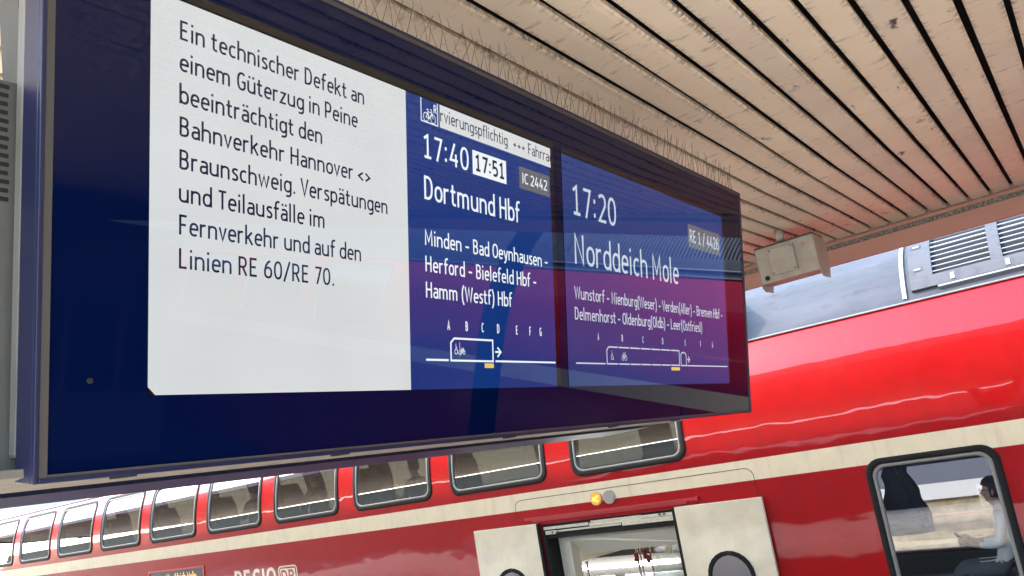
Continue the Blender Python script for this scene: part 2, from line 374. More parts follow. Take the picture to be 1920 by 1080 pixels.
# dark surrounds where the recessed screens stop short of the window in the cover
k1 = MB(); rect(k1, .149, S1['u1']+.020, .1112, .8055, L1); k1.build('screen_surround', M['black'], board)
k2 = MB(); rect(k2, S2['u0'], S2['u1']+.022, .1112, .8015, L1); k2.build('screen_surround', M['black'], board)
def place(u, v, k): return (u, L3-.00003*k, v)
def txt(s, u0, u1, v, cap, parent, material, sw=.112, clip=None, name='text_line'):
    return text_mb(s, u0, u1, v, cap, place, sw, clip).build(name, material, parent)
ms = MB(); c = .0125
ms.add([(S1['u0']+c, L2, S1['v0']), (S1['uw'], L2, S1['v0']), (S1['uw'], L2, S1['v1']), (S1['u0'], L2, S1['v1']), (S1['u0'], L2, S1['v0']+c*1.05)], [(0, 1, 2, 3, 4)])
ms = ms.build('message_screen', M['white'], board)
ms['label'] = 'lit white screen with eight lines of a navy delay notice'
LV = [.7165, .6612, .6043, .5475, .4906, .4341, .3787, .3213]
for s, u1, v in zip(['Ein technischer Defekt an', 'einem Güterzug in Peine', 'beeinträchtigt den', 'Bahnverkehr Hannover <>', 'Braunschweig. Verspätungen', 'und Teilausfälle im', 'Fernverkehr und auf den', 'Linien RE 60/RE 70.'],
                    [.6196, .5998, .5059, .6338, .6826, .5112, .6049, .5334], LV):
    txt(s, .2012, u1, v, .0342, ms, M['ink'], .120)
s1 = MB(); rect(s1, S1['uw'], S1['u1'], S1['v0'], S1['v1'], L2); s1 = s1.build('departure_screen', M['blue'], board)
s1['label'] = 'blue screen half showing the 17:40 to Dortmund with a scrolling ticker'
tk = MB(); rect(tk, .8592, 1.3225, .7285, .7840, L3); tk = tk.build('ticker_strip', M['white'], s1)
place3 = place
def place(u, v, k): return (u, L3-.0006-.00003*k, v)
txt('rvierungspflichtig', .8612, 1.1215, .7434, .0315, s1, M['ink'], .105)
txt('+++', 1.1480, 1.2010, .7434, .0315, s1, M['ink'], .105)
txt('Fahrrad', 1.2155, 1.3335, .7434, .0315, s1, M['ink'], .105, clip=1.3225)
place = place3
ib = MB()
for L in ([(.7955, .7840), (.7955, .7295), (.8518, .7295), (.8518, .7840)],): ribbon(ib, L, .0028, lambda q: (q.x, L3, q.y))
def bike(mb, cx, cz, s, y=L3, w=.0016):
    for k, L in enumerate((arc(cx-.9*s, cz, .62*s, .78*s, 0, 360, 18, 2), arc(cx+.9*s, cz, .62*s, .78*s, 0, 360, 18, 2),
              [(cx-.9*s, cz), (cx-.35*s, cz+1.05*s), (cx+.62*s, cz+1.05*s), (cx, cz-.1*s), (cx-.9*s, cz)], [(cx-.05*s, cz-.1*s), (cx-.5*s, cz+1.45*s)], [(cx-.75*s, cz+1.45*s), (cx-.25*s, cz+1.45*s)],
              [(cx+.9*s, cz), (cx+.5*s, cz+1.6*s), (cx+.15*s, cz+1.6*s)])):
        ribbon(mb, L, w, lambda q, k=k: (q.x, y-.00003*k, q.y))
bike(ib, .8235, .7415, .0135, w=.0019)
text_mb('R', .8385, None, .7575, .020, lambda u, v, k: (u, L3-.0002-.00003*k, v), .13, mb=ib)
ib.build('bicycle_symbol', M['txt'], s1)
txt('17:40', .8001, .9624, .6435, .0574, s1, M['txt'], .112)
bb = MB(); rect(bb, .977, 1.1138, .6405, .7019, L3); bb.build('time_box', M['txt'], s1)
place = lambda u, v, k: (u, L3-.0006-.00003*k, v)
txt('17:51', .9866, 1.1056, .6515, .0406, s1, M['ink'], .165)
bd = MB(); rect(bd, 1.170, 1.3145, .6418, .7020, L3); bd.build('number_badge', M['badge'], s1)
txt('IC 2442', 1.1846, 1.3005, .6575, .0291, s1, M['txt'], .135)
place = place3
txt('Dortmund Hbf', .8012, 1.1668, .5463, .0553, s1, M['txt'], .112)
for s, u1, v in (('Minden – Bad Oeynhausen –', 1.2919, .4395), ('Herford – Bielefeld Hbf –', 1.2343, .3788), ('Hamm (Westf) Hbf', 1.1216, .3190)): txt(s, .7998, u1, v, .0364, s1, M['txt'], .118)
def letters(us, v, cap, parent, ma):
    for ch, u in zip('ABCDEFG', us):
        wd = (G[ch][0]-.115)*cap*.72; text_mb(ch, u-wd/2, u+wd/2, v, cap, place, .13).build('sector_letter', ma, parent)
letters([.8744, .9395, .9998, 1.0619, 1.1407, 1.1995, 1.2474], .2486, .0229, s1, M['txt'])
def lines(parent, ma, ls, w, name='train_diagram'):
    mb = MB()
    for k, L in enumerate(ls): ribbon(mb, L, w, lambda q, k=k: (q.x, L3-.00003*k, q.y))
    return mb.build(name, ma, parent)
def wheelchair(mb, cx, cz, s, w):
    for k, L in enumerate((arc(cx, cz, .75*s, .85*s, 100, 380, 16, 2), [(cx-.05*s, cz+2.1*s), (cx, cz+.7*s), (cx+.75*s, cz+.6*s), (cx+1.1*s, cz-.7*s), (cx+1.45*s, cz-.6*s)], [(cx-.1*s, cz+2.3*s), (cx-.1*s, cz+2.75*s)], [(cx, cz+1.4*s), (cx+.6*s, cz+1.4*s)])):
        ribbon(mb, L, w, lambda q, k=k: (q.x, L3-.00003*k, q.y))
lines(s1, M['txt'], [[(.7955, .178), (.8715, .178)], [(.8803, .1775), (.8803, .2190), (.8925, .2295), (1.0375, .2295), (1.0375, .1775), (.8803, .1775)], [(1.0470, .178), (1.3145, .178)], [(1.0465, .2012), (1.0690, .2012)], [(1.0560, .2125), (1.0697, .2012), (1.0556, .1890)]], .0047)
sy = MB(); wheelchair(sy, .8985, .1985, .0068, .0017); bike(sy, .9215, .1975, .0062, w=.0015); ribbon(sy, [(.9115, .187), (.9115, .2212)], .0012, lambda q: (q.x, L3-.0003, q.y)); sy.build('carriage_symbols', M['txt'], s1)
yb = MB(); rect(yb, 1.0036, 1.0395, .1608, .1722, L3); yb.build('marker', M['yellow'], s1)
s2 = MB(); rect(s2, S2['u0'], S2['u1'], S2['v0'], S2['v1'], L2); s2 = s2.build('departure_screen', M['blue2'], board)
s2['label'] = 'blue screen showing the 17:20 to Norddeich Mole'
txt('17:20', 1.4303, 1.6874, .6135, .0905, s2, M['txt2'], .108)
txt('Norddeich Mole', 1.4335, 2.1248, .4680, .0889, s2, M['txt2'], .105)
bd = MB(); rect(bd, 2.2215, 2.520, .6187, .7072, L3); bd.build('number_badge', M['badge'], s2)
place = lambda u, v, k: (u, L3-.0006-.00003*k, v)
txt('RE 1 / 4426', 2.2368, 2.5060, .6405, .0471, s2, M['txt2'], .12)
place = place3
txt('Wunstorf – Nienburg(Weser) – Verden(Aller) – Bremen Hbf –', 1.4267, 2.5078, .3643, .0370, s2, M['txt2'], .118)
txt('Delmenhorst – Oldenburg(Oldb) – Leer(Ostfriesl)', 1.4228, 2.3061, .3038, .0366, s2, M['txt2'], .118)
letters([1.5492, 1.6952, 1.8334, 1.9757, 2.1561, 2.2888, 2.3989], .2487, .0223, s2, M['txt2'])
tops = [1.6656, 1.7382, 1.8109, 1.8837, 1.9562, 2.0305]
ls = [[(1.4196, .178), (1.5856, .178)], [(2.1635, .1775), (2.5362, .1775)], [(2.1649, .1997), (2.1855, .1997)], [(2.1742, .2115), (2.1862, .1997), (2.1717, .1882)]]
ls.append([(tops[0]-.003, .178), (1.5955, .178), (1.5955, .2194), (1.6076, .2298), (tops[0]-.003, .2298)])
for a, b in zip(tops, tops[1:]): ls += [[(a+.003, .2298), (b-.003, .2298)], [(a+.003, .178), (b-.003, .178)]]
ls += [[(tops[-1]+.003, .2298), (2.0996, .2298), (2.1, .178), (tops[-1]+.003, .178)], [(2.1123, .1775), (2.1123, .2095)]+arc(2.1345, .2095, .0222, .015, 180, 0, 8)+[(2.1567, .1775), (2.1123, .1775)]]
lines(s2, M['txt2'], ls, .0042)
sy = MB(); wheelchair(sy, 1.6265, .1975, .0078, .0020); sy.build('wheelchair_symbol', M['txt2'], s2); sy = MB(); bike(sy, 1.7033, .1975, .0105, w=.0019); sy.build('bicycle_symbol', M['txt2'], s2)
yb = MB(); rect(yb, 2.0333, 2.1010, .1599, .1711, L3); yb.build('marker', M['yellow'], s2)
sb = MB(); sb.disc((.0586, -.0015, .1348), (0, -1, 0), .0045, .003, 12); sb.build('screw', M['void'], board)
# rear: beige tray, grey cabinet with louvres, far display back to back with this one (built upright in board-local space)
ti = Matrix.Rotation(-TILT, 4, 'X')
def wl(x, y, z): return tuple(ti @ (Vector((x, y, z))-Vector(board.location)))
tr = MB(); tr.box((U0+.001, .0555, .022), (U1-.02, .086, V1-.01)); tr.build('back_tray', M['beige'], board, bevel=.006)
cb = MB(); prof = [(1.318, .122), (1.318, .30), (1.235, .72), (1.57, .72), (1.57, .122)]
cb.loft([[wl(x, y, z) for y, z in prof] for x in (-.25, 2.93)]); recalc(cb.build('cabinet', M['greymetal'], board))
lv = MB()
def facez(z): return 1.318-(z-.30)*(.083/.42) if z > .30 else 1.318
for i in range(14):
    z = .535+i*.0132
    y = facez(z)-.0015; y2 = facez(z+.0068)-.0015; xe = .5035-.00042*i+random.uniform(-.0015, .0015)
    lv.add([wl(.12, y, z), wl(xe, y, z), wl(xe+.0012, (y+y2)/2, z+.0034), wl(xe, y2, z+.0068), wl(.12, y2, z+.0068)], [(0, 1, 2, 3, 4)])
lv.build('louvre', M['void'], board)
un = MB()
un.loft([[wl(x, y, z) for y, z in [(1.262, .112), (1.262, .124), (1.44, .124), (1.44, .106), (1.425, .104), (1.41, .108), (1.40, .108), (1.39, .105), (1.375, .106)]] for x in (-.25, 2.93)])
recalc(un.build('underside_trim', M['beige'], board))
fd = MB(); fd.loft([[wl(x, y, z) for y, z in [(1.535, .104), (1.765, .100), (1.93, .98), (1.80, .98)]] for x in (-.25, 2.96)])
recalc(fd.build('rear_display', M['navy'], board))
for uc in (.165, .62, 1.20, 1.75, 2.2):
    hk = MB(); hk.loft([[wl(.5+uc+.022*math.cos(a), 1.300+.016*math.sin(a), zz) for a in [R(30*q) for q in range(12)]] for zz in (.1105, .100)])
    recalc(hk.build('fixing_clip', M['void'], board))
for x in (.62, .95):
    st = MB(); st.loft([[wl(x+dx, 1.42+dy, z) for dx, dy in ((-.04, -.04), (.04, -.04), (.04, .04), (-.04, .04))] for z in (.72, 1.50)])
    recalc(st.build('hanger', M['greymetal'], board))
cbk = MB(); cbk.tube([wl(.18, 1.25, .08), wl(.30, 1.285, .145), wl(.36, 1.305, .20)], .006, 8); cbk.build('cable', M['void'], board)
# bird spikes standing on the top edge
topv = V1
NS = 9; ln = (U1-U0)/NS
def brd(u, y, v): return board.matrix_basis @ Vector((u, y, v))
bpy.context.view_layer.update()
for i in range(NS):
    ub = U0+i*ln; p0 = brd(ub+ln/2, .02, topv)
    e = empty('bird_spike_strip', p0, (TILT, 0, 0))
    lab = ['near end, strip closest to the pale message screen corner', None][0]
    tag(e, ['bird spike strip at the out of frame near end of the board top', 'second bird spike strip along the board top, above the left navy panel', 'bird spikes on the board top above the left half of the white message', 'bird spikes on the board top above the right half of the white message', 'pale bird spikes on the board top above the Dortmund departure times', 'bird spikes on the board top above the gap between both screens', 'bird spikes on the board top above the 17:20 departure time', 'bird spikes second from the far end of the board top, crossing in dense Xs', 'bird spikes at the far end corner of the board top, last of the row'][i], 'bird spikes', 'bird spike strips along the top of the board')
    mb = MB(); mb.box((-ln/2+.004, -.012, .0005), (ln/2-.004, .012, .004)); mb.build('base_strip', M['steel'], e)
    mb = MB(); n = 8
    for k in range(n):
        x = -ln/2+(k+.5)*ln/n
        for dx, dy, h in ((-.046, -.02, .098), (.050, .016, .102)):
            j = lambda a: random.uniform(-a, a)
            mb.tube([(x, 0, .002), (x+dx*1.0+j(.022), dy+j(.018), h+j(.018))], .0009, 5)
    mb.build('spikes', M['steel'], e)

# ------------------------------------------------------------------ the canopy over the platform
XF = 7.25
can = empty('platform_canopy', (1.5, 0, 1.5)); tag(can, 'platform canopy with beige slatted ceiling, dark gaps and pinkish edge fascia', 'canopy')
def cz(x): return 1.487 if x < 5 else 1.487+(x-5)/2.25*.055
def L(p): return (p[0]-1.5, p[1], p[2]-1.5)
PITCH, PW = .15, .1215
xs = [-.8, 0, 1.2, 2.4, 3.6, 5.0, 6.1, XF-.012]
yoff = (.0402*XF) % PITCH
sl = MB(); n0, n1 = -150, 190
pr = [(-PW/2, .026), (-PW/2-.001, .006), (-PW/2+.006, .0008), (-PW/4, -.0012), (PW/4, -.0012), (PW/2-.006, .0008), (PW/2+.001, .006), (PW/2, .026)]
for k in range(n0, n1):
    yc = yoff+(k+.5)*PITCH; dz = random.uniform(-.0022, .0022); tw = random.uniform(-.012, .012); jy = random.uniform(-.002, .002)
    sl.loft([[L((x, yc+jy+q[0]+random.uniform(-.0008, .0008), cz(x)+q[1]+dz+tw*q[0]+.004)) for q in pr] for x in xs], closed=False)
sl.build('slat_ceiling', M['slat'], can)
dkk = MB(); dkk.box(L((-.8, -80, 1.58)), L((XF-.005, 30, 1.60))); dkk.box(L((-.82, -80, 1.47)), L((-.8, 30, 1.60))); dkk.box(L((-.8, -80, 1.50)), L((XF-.005, -22.6, 1.579)))
for x in (-.5, 1.2, 3.4, 6.6): dkk.box(L((x, -24, 1.545)), L((x+.05, 30, 1.579)))
dkk.build('roof_deck', M['void'], can)
fa = MB(); fa.box(L((XF, -80, 1.334)), L((XF+.05, 30, 1.590)))
fa.build('fascia', M['fascia'], can)
fl = MB(); fl.box(L((XF-.035, -80, 1.505)), L((XF-.0005, 30, 1.530))); fl.build('ledge', M['fascia'], can)
fl = MB(); fl.box(L((XF-.02, -80, 1.470)), L((XF-.0005, 30, 1.5045))); fl.build('dirty_channel', M['gutterdirt'], can)
# warning box hung under the ceiling
e = empty('loudspeaker_box', (6.18, 1.76, 1.25)); tag(e, 'beige metal loudspeaker box on a short stem below the slatted ceiling', 'loudspeaker box')
hw = .222
ob = MB()
poly = [(-.10, .150), (-.10, -.128), (.10, -.128), (.20, .02), (.20, .13), (.16, .150)]
ob.prism(poly, 'y', -hw, hw); recalc(ob.build('casing', M['speaker'], e, bevel=.004))
tp_ = MB(); tp_.box((-.102, -hw-.004, .1505), (.17, hw+.004, .162)); tp_.build('lid', M['gasket'], e)
for sgn in (1, -1):
    fb2 = MB(); fb2.prism([(-.101, .148), (-.101, -.150), (-.05, -.180), (.14, -.172), (.205, -.03), (.205, .13), (.16, .149)], 'y', sgn*(hw+.001), sgn*(hw+.005)); recalc(fb2.build('end_plate', M['speaker'], e))
cp = MB(); cp.box((-.128, -.075, -.085), (-.1005, .120, .120)); cp.build('cover_plate', M['speaker'], e, bevel=.004)
for y, z in ((-.06, .105), (.105, .105), (-.06, -.07), (.105, -.07)):
    scw = MB(); scw.disc((-.128, y, z), (-1, 0, 0), .006, .004, 10); scw.build('screw', M['bolt'], e)
g1 = MB(); g1.disc((-.1005, .170, -.09), (-1, 0, 0), .019, .006, 18); g1.build('cable_gland', M['void'], e)
g2 = MB(); g2.disc((-.1005, -.145, .095), (-1, 0, 0), .014, .008, 14); g2.build('knob', mat('copper_knob', (.45, .22, .12), .4), e)
sm = MB(); sm.tube([(-.02, .035, .162), (-.02, .035, .268)], .031, 18); sm.build('stem', M['speaker'], e, smooth=True)

# ------------------------------------------------------------------ the double-deck coach
TX = 8.4
PROF = [(-2.75, .06), (-2.3, .0), (-1.5, 0), (-.70, 0), (-.454, 0), (-.235, 0), (-.14, 0), (0, .002), (.15, .010), (.3, .028), (.45, .055), (.6, .092), (.75, .142), (.88, .195), (.97, .238), (1.03, .272)]
ROOF = [(1.03, .272), (1.045, .262), (1.06, .285), (1.20, .36), (1.38, .48), (1.55, .64), (1.68, .84), (1.78, 1.08), (1.83, 1.39)]
def inset(z):
    P = PROF+ROOF[3:]
    for (a, i), (b, j) in zip(P, P[1:]):
        if a <= z <= b: return i+(j-i)*(z-a)/(b-a)
    return 0
CO = Vector((TX+1.39, 10.0, -2.75))
coach = empty('double_deck_coach', CO); tag(coach, 'red double deck railway coach with cream stripe, open door and grey roof', 'train')
YA, YB = -4.05, 25.5
UP = [(3.99, 5.55)]+[(5.93+2*k, 7.58+2*k) for k in range(9)]
ZB, ZT = -.14, .955
DOOR = (4.27, 6.15, -2.76, -.655)
LOW = (1.0, 2.16, -1.80, -.405); LOWF = (1.30, 3.05, -1.80, -.60)
def T(i, y, z, off=0, far=False):
    x = TX+i-off
    if far: x = 2*(TX+1.39)-x
    return (x-CO.x, y-CO.y, z-CO.z)
def wall(ins, far=False, off=0):
    I = .045
    holes = [(a+I, b-I, ZB+I, ZT-I) for a, b in UP]+[(q[0]+I, q[1]-I, q[2]+I, q[3]-I) for q in ([LOWF] if far else [LOW])]+[DOOR]
    ys = sorted(set([YA, YB]+[h[0] for h in holes]+[h[1] for h in holes]+[-3+1.2*q for q in range(4)]))
    zs = sorted(set([p[0] for p in PROF]+[h[2] for h in holes]+[h[3] for h in holes])); zs = [z for z in zs if z >= -2.75]
    mb = MB(); idx = {}
    def V(a, b):
        if (a, b) not in idx:
            idx[(a, b)] = len(mb.v); z = zs[b]; mb.v.append(T(inset(z)+ins, ys[a], z, 0, far))
        return idx[(a, b)]
    for a in range(len(ys)-1):
        for b in range(len(zs)-1):
            cy, c_ = (ys[a]+ys[a+1])/2, (zs[b]+zs[b+1])/2
            if any(h[0] < cy < h[1] and h[2] < c_ < h[3] for h in holes): continue
            mb.f.append((V(a, b), V(a, b+1), V(a+1, b+1), V(a+1, b))); mb.m.append(1 if -.454 < c_ < -.235 else 0)
    return mb
wall(0).build('side_wall', [M['red'], M['cream']], coach, smooth=True)
wall(0, True).build('side_wall', [M['red'], M['cream']], coach, smooth=True)
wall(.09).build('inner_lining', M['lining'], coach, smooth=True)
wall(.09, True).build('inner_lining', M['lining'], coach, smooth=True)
rf = MB()
ysr = [YA+(YB-YA)*k/40 for k in range(41)]
full = [(z, i) for z, i in ROOF]
sec = [(i, z) for z, i in full]+[(2*1.39-i, z) for z, i in full[::-1][1:]]
rf.loft([[T(i, y, z) for i, z in sec] for y in (YA, YB)], closed=False)
rf.build('roof', M['roof'], coach, smooth=False)
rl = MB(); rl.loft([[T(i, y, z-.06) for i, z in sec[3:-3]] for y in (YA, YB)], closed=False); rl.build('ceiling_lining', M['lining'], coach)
gt = MB()
for fr_ in (0, 1): gt.tube([T(.255, YA, 1.036, 0, fr_), T(.255, YB, 1.036, 0, fr_)], .010, 8)
gt.build('gutter_strip', mat('gutter_alu', (.19, .185, .16), .5), coach)
# end walls and floors
for y in (YA, YB):
    en = MB(); en.loft([[T(i, y+q, z) for i, z in [(.0, -2.7)]+[(inset(z)+.01, z-.01) for z in (0, .45, .88, 1.03, 1.2, 1.55, 1.78)]+[(2.78-inset(z)-.01, z-.01) for z in (1.78, 1.55, 1.2, 1.03, .88, .45, 0)]+[(2.78, -2.7)]] for q in (-.01, .01)]); recalc(en.build('end_wall', M['ledback'], coach))
fl = MB()
fl.box((-1.28, 3.3-CO.y, 2.03-.06), (1.28, YB-CO.y-.02, 2.03)); fl.box((-1.28, YA-CO.y+.02, .70), (1.28, 3.2-CO.y, .76)); fl.box((-1.28, 3.2-CO.y, .25), (1.28, YB-CO.y-.02, .30))
fl.box((-1.28, YA-CO.y+.02, 2.50), (1.28, 3.3-CO.y, 2.55)); fl.box((-1.28, 3.28-CO.y, 2.04), (1.28, 3.32-CO.y, 4.35)); fl.box((-1.0, 12.9-CO.y, 2.04), (-.99+.0, 12.9-CO.y, 2.04)) if False else None
fl.build('floor', M['lining'], coach)
# window frames
def loopL(a, b, z0, z1, r, d, n=6, nz=10):
    a, b, z0, z1 = a+d, b-d, z0+d, z1-d; r = max(r-d*.6, .02); lv = []
    for k in range(n+1):
        th = R(90*k/n); lv.append((z0+r*(1-math.cos(th)), r*(1-math.sin(th))))
    for k in range(1, nz): lv.append((z0+r+(z1-z0-2*r)*k/nz, 0))
    for k in range(n+1):
        th = R(90*k/n); lv.append((z1-r*(1-math.sin(th)), r*(1-math.cos(th))))
    return [(a+i, z) for z, i in lv], [(b-i, z) for z, i in lv]
def frame_mesh(rect_, r, d0, d1, off, depth, far=False, fn=None):
    fn = fn or (lambda y, z, o: T(inset(z), y, z, o, far))
    A = loopL(*rect_, r, d0); B = loopL(*rect_, r, d1); mb = MB()
    lo = A[0]+A[1][::-1]; li = B[0]+B[1][::-1]
    rings = [[fn(y, z, 0.0) for y, z in lo], [fn(y, z, off*.7) for y, z in lo], [fn(y+(0 if False else 0), z, off) for y, z in [((yo*.85+yi*.15), (zo*.85+zi*.15)) for (yo, zo), (yi, zi) in zip(lo, li)]],
             [fn(y, z, off) for y, z in [((yo*.15+yi*.85), (zo*.15+zi*.85)) for (yo, zo), (yi, zi) in zip(lo, li)]], [fn(y, z, off*.7) for y, z in li], [fn(y, z, -depth) for y, z in li]]
    mb.loft(rings, closed=True, caps=False)
    return mb
def pane_mesh(rect_, r, d, off, fn=None, far=False):
    fn = fn or (lambda y, z, o: T(inset(z), y, z, o, far))
    A, B = loopL(*rect_, r, d, nz=14); mb = MB(); n = len(A)
    vs = [fn(y, z, off) for y, z in A]+[fn(y, z, off) for y, z in B]
    mb.add(vs, [(i, i+1, n+i+1, n+i) for i in range(n-1)]); return mb
def window(rect_, r, far=False, pm='pane', bolts=True, w0=.056, w1=.078):
    w_ = frame_mesh(rect_, r, 0, w0, .014, .0, far); wo = recalc(w_.build('window', M['rubber'], coach, smooth=True))
    recalc(frame_mesh(rect_, r, w0+.001, w1, .010, .03, far).build('frame', M['alu'], wo, smooth=True))
    pane_mesh(rect_, r, w1-.004, -.012, None, far).build('pane', M[pm], wo, smooth=True)
    return wo
for a, b in UP:
    window((a, b, ZB, ZT), .15); window((a, b, ZB, ZT), .15, True, 'pane_far')
window(LOW, .155, False, 'pane_low', w0=.058, w1=.092); window(LOWF, .155, True, 'pane_low', w0=.058, w1=.092)
# plug doors slid outwards
def plug(y0, y1, inner):
    off = .055
    lf = MB(); lf.box(T(0, y0, -2.70, off+.012), T(0, y1, -.632, off-.03)); lo = lf.build('door_leaf', M['door'], coach, bevel=.006)
    ed = MB(); ed.box(T(0, inner-.018, -2.70, off+.008), T(0, inner+.018, -.634, off-.035)); ed.build('edge_seal', M['rubber'], lo)
    yc = (y0+y1)/2-.01; er = (yc-.265, yc+.265, -2.2, -1.147)
    fn = lambda y, z, o: T(0, y, z, o+off+.012)
    recalc(frame_mesh(er, .26, 0, .045, .012, 0, fn=fn).build('window_seal', M['rubber'], lo, smooth=True))
    pane_mesh(er, .26, .043, .004, fn=fn).build('window_pane', M['oval'], lo)
plug(3.225, 4.245, 4.262); plug(6.185, 7.225, 6.172)
op = MB()    # dark reveal round the opening
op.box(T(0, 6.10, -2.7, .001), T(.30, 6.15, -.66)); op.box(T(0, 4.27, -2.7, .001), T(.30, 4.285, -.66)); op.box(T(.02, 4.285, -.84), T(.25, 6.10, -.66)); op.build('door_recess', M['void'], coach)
hd = MB(); hd.box(T(0, 3.96, -.585, .022), T(0, 6.39, -.556, -.001)); hd.box(T(0, 4.10, -.612, .014), T(0, 6.28, -.5855, -.001)); hd.box(T(0, 3.955, -.59, .03), T(0, 3.985, -.545, -.001)); hd = hd.build('drip_rail', M['redtrim'], coach, bevel=.003)
for k in range(13):
    hb = MB(); hb.disc(T(0, 4.02+k*.19, -.566, .022), (-1, 0, 0), .006, .006, 8); hb.build('rail_bolt', M['bolt'], hd)
me = MB()
def MX(y0, y1, z0, z1, o0, o1, m=0): me.box(T(o0, y0, z0), T(o1, y1, z1), m)
MX(5.45, 6.12, -.725, -.690, -.004, .012); MX(4.72, 5.44, -.738, -.700, .0, .018); MX(4.72, 5.42, -.718+.02, -.676, .01, .018); MX(4.29, 4.98, -.775, -.722, -.002, .010); MX(4.29, 4.97, -.718, -.682, .002, .012); MX(5.0, 5.95, -.765, -.742, .004, .012)
for y, z in ((5.99, -.762), (5.91, -.762), (4.47, -.696), (4.41, -.696)): me.disc(T(-.003, y, z), (-1, 0, 0), .014, .008, 12, 1)
for k in range(7): me.disc(T(-.004, 5.50+k*.1, -.707), (-1, 0, 0), .005, .004, 8, 1)
for k in range(8): me.disc(T(-.002, 4.34+k*.085, -.748), (-1, 0, 0), .005, .004, 8, 1)
me.box(T(-.006, 5.95, -.785), T(.01, 6.10, -.74), 0)
me.build('door_gear', [M['mech'], M['bolt']], coach, bevel=.002)
ve = MB()
poly = [(-3.70, -.83), (-5.86, -.83)]
ve.add([T(.24, 4.2, -.845), T(.24, 6.05, -.845), T(.24, 5.95, -.89), T(.46, 5.83, -1.11), T(.46, 4.2, -1.10)], [(0, 1, 2, 3, 4)])
ve.add([T(.46, 5.83, -1.11), T(.46, 4.2, -1.10), T(2.4, 4.2, -1.13), T(2.4, 5.83, -1.13)], [(0, 1, 2, 3)])
ve.build('header_panel', M['vest'], coach)
v2 = MB(); v2.box(T(.24, 5.92, -2.5), T(.42, 6.09, -.846))
for k in range(8): v2.disc(T(.239, 5.93+.017*(k % 4)+.012, -.885-.022*(k//4)), (-1, 0, 0), .005, .002, 8, 1)
v2.build('door_post', [M['vest'], M['bolt']], coach)
v2 = MB(); v2.add([T(.42, 6.09, -.85), T(.42, 5.9, -.85), T(1.5, 5.9, -1.23), T(1.5, 7.0, -1.40), T(.42, 7.0, -1.0)], [(0, 1, 2, 3, 4)])
v2.build('sloping_soffit', M['vest'], coach); v2 = MB(); v2.add([T(.42, 6.05, -2.5), T(.42, 6.05, -.86), T(1.6, 6.9, -1.1), T(1.6, 6.9, -2.5)], [(0, 1, 2, 3)])
v2.build('vestibule_wall', M['vest'], coach)
v2 = MB(); v2.add([T(.3, 4.25, -2.5), T(.3, 4.25, -.85), T(1.25, 4.88, -1.0), T(1.25, 4.88, -2.5)], [(0, 1, 2, 3)]); v2.build('vestibule_wall', M['vest'], coach)
v3 = MB(); v3.box(T(1.27, 4.88, -2.5), T(1.30, 5.40, -1.0)); v3.build('glass_screen', M['pane_low'], coach)
fdz = MB(); fdz.box(T(2.5, 3.4, -2.5), T(2.56, 8.6, -1.36), 0)
for y0, y1 in ((5.5, 6.55), (6.75, 7.6), (7.7, 8.4)): fdz.box(T(2.46, y0, -2.4), T(2.499, y1, -1.72), 1)
fdz.box(T(2.30, 4.5, -1.42), T(2.49, 8.5, -1.16), 2)
fdz.build('far_door', [M['void'], mat('far_glass', (.30, .32, .34), .1), M['lining']], coach)
ls_ = MB(); ls_.box(T(2.40, 5.6, -1.60), T(2.455, 8.4, -1.545)); ls_.build('daylight_strip', M['dayglow'], coach)  # glowing strip stands in for outside light at the far door, brightens the vestibule
for y, zt, r_ in ((6.36, -1.31, .018), (5.55, -1.0, .018), (5.50, -1.0, .012)):
    po = MB(); po.tube([T(1.2, y, -2.45), T(1.2, y, zt)], r_, 12); po.build('grab_pole', M['chrome'], coach, smooth=True)
REDP = mat('red_plastic', (.25, .015, .02), .4)
for y, z, hh in ((5.56, -1.30, .11), (5.42, -1.27, .12), (5.38, -1.34, .10)): rs = MB(); rs.tube([T(1.17, y, z-hh/2), T(1.17, y-.01, z+hh/2)], [.026, .03], 10); rs.build('red_handle', REDP, coach, smooth=True)
sp = MB(); sp.box(T(1.10, 4.99, -1.28), T(1.12, 5.06, -1.17)); sp.build('socket_plate', M['cream'], coach)
# door lamps, hatch seam, passenger display, lettering
for y, ma_, nm in ((5.27, 'orange', 'door_lamp'), (5.085, 'greylens', 'door_lamp')):
    rg = MB(); rg.disc(T(0, y, -.424, .001), (-1, 0, 0), .083, .012, 28); ro = rg.build(nm, M['speaker'], coach)
    ln_ = MB(); ln_.disc(T(0, y, -.424, .0135), (-1, 0, 0), .070, .006, 28); ln_.build('lens', M[ma_], ro)
    if ma_ == 'orange':
        for dy_, dz_, r_ in ((.022, -.006, .024), (-.020, .020, .014), (-.016, -.030, .013)):
            d_ = MB(); d_.disc(T(0, y+dy_, -.424+dz_, .020), (-1, 0, 0), r_, .002, 12); d_.build('bulb', M['amberdots'], ro); ro['label'] = 'lit amber lamp'
    else: ro['label'] = 'unlit grey lamp'
def seam(pts, w=.006):
    se = MB(); ribbon(se, pts, w, lambda q: T(0, q.x, q.y, .0022)); se.build('panel_seam', M['rubber'], coach)
seam([(3.27, -.628), (3.28, -.44)]+[(3.38-.10*math.cos(R(90*k/6)), -.42+.10*math.sin(R(90*k/6))) for k in range(1, 7)]+[(6.40+.11*math.sin(R(90*k/6)), -.40+.08*math.cos(R(90*k/6))) for k in range(7)]+[(6.53, -.61)])
seam([(3.0, -2.7), (3.0, -2.2)]); seam([(-1.42, -2.6), (-1.42, -.46)], .03)
ds = MB()
for a, b in (((13.78, -.690), (15.72, -.665)), ((13.78, -1.10), (15.72, -1.075)), ((13.78, -1.075), (13.82, -.690)), ((15.68, -1.075), (15.72, -.690))): ds.box(T(0, a[0], a[1], .014), T(0, b[0], b[1], -.001))
ds = ds.build('destination_display', M['redtrim'], coach)
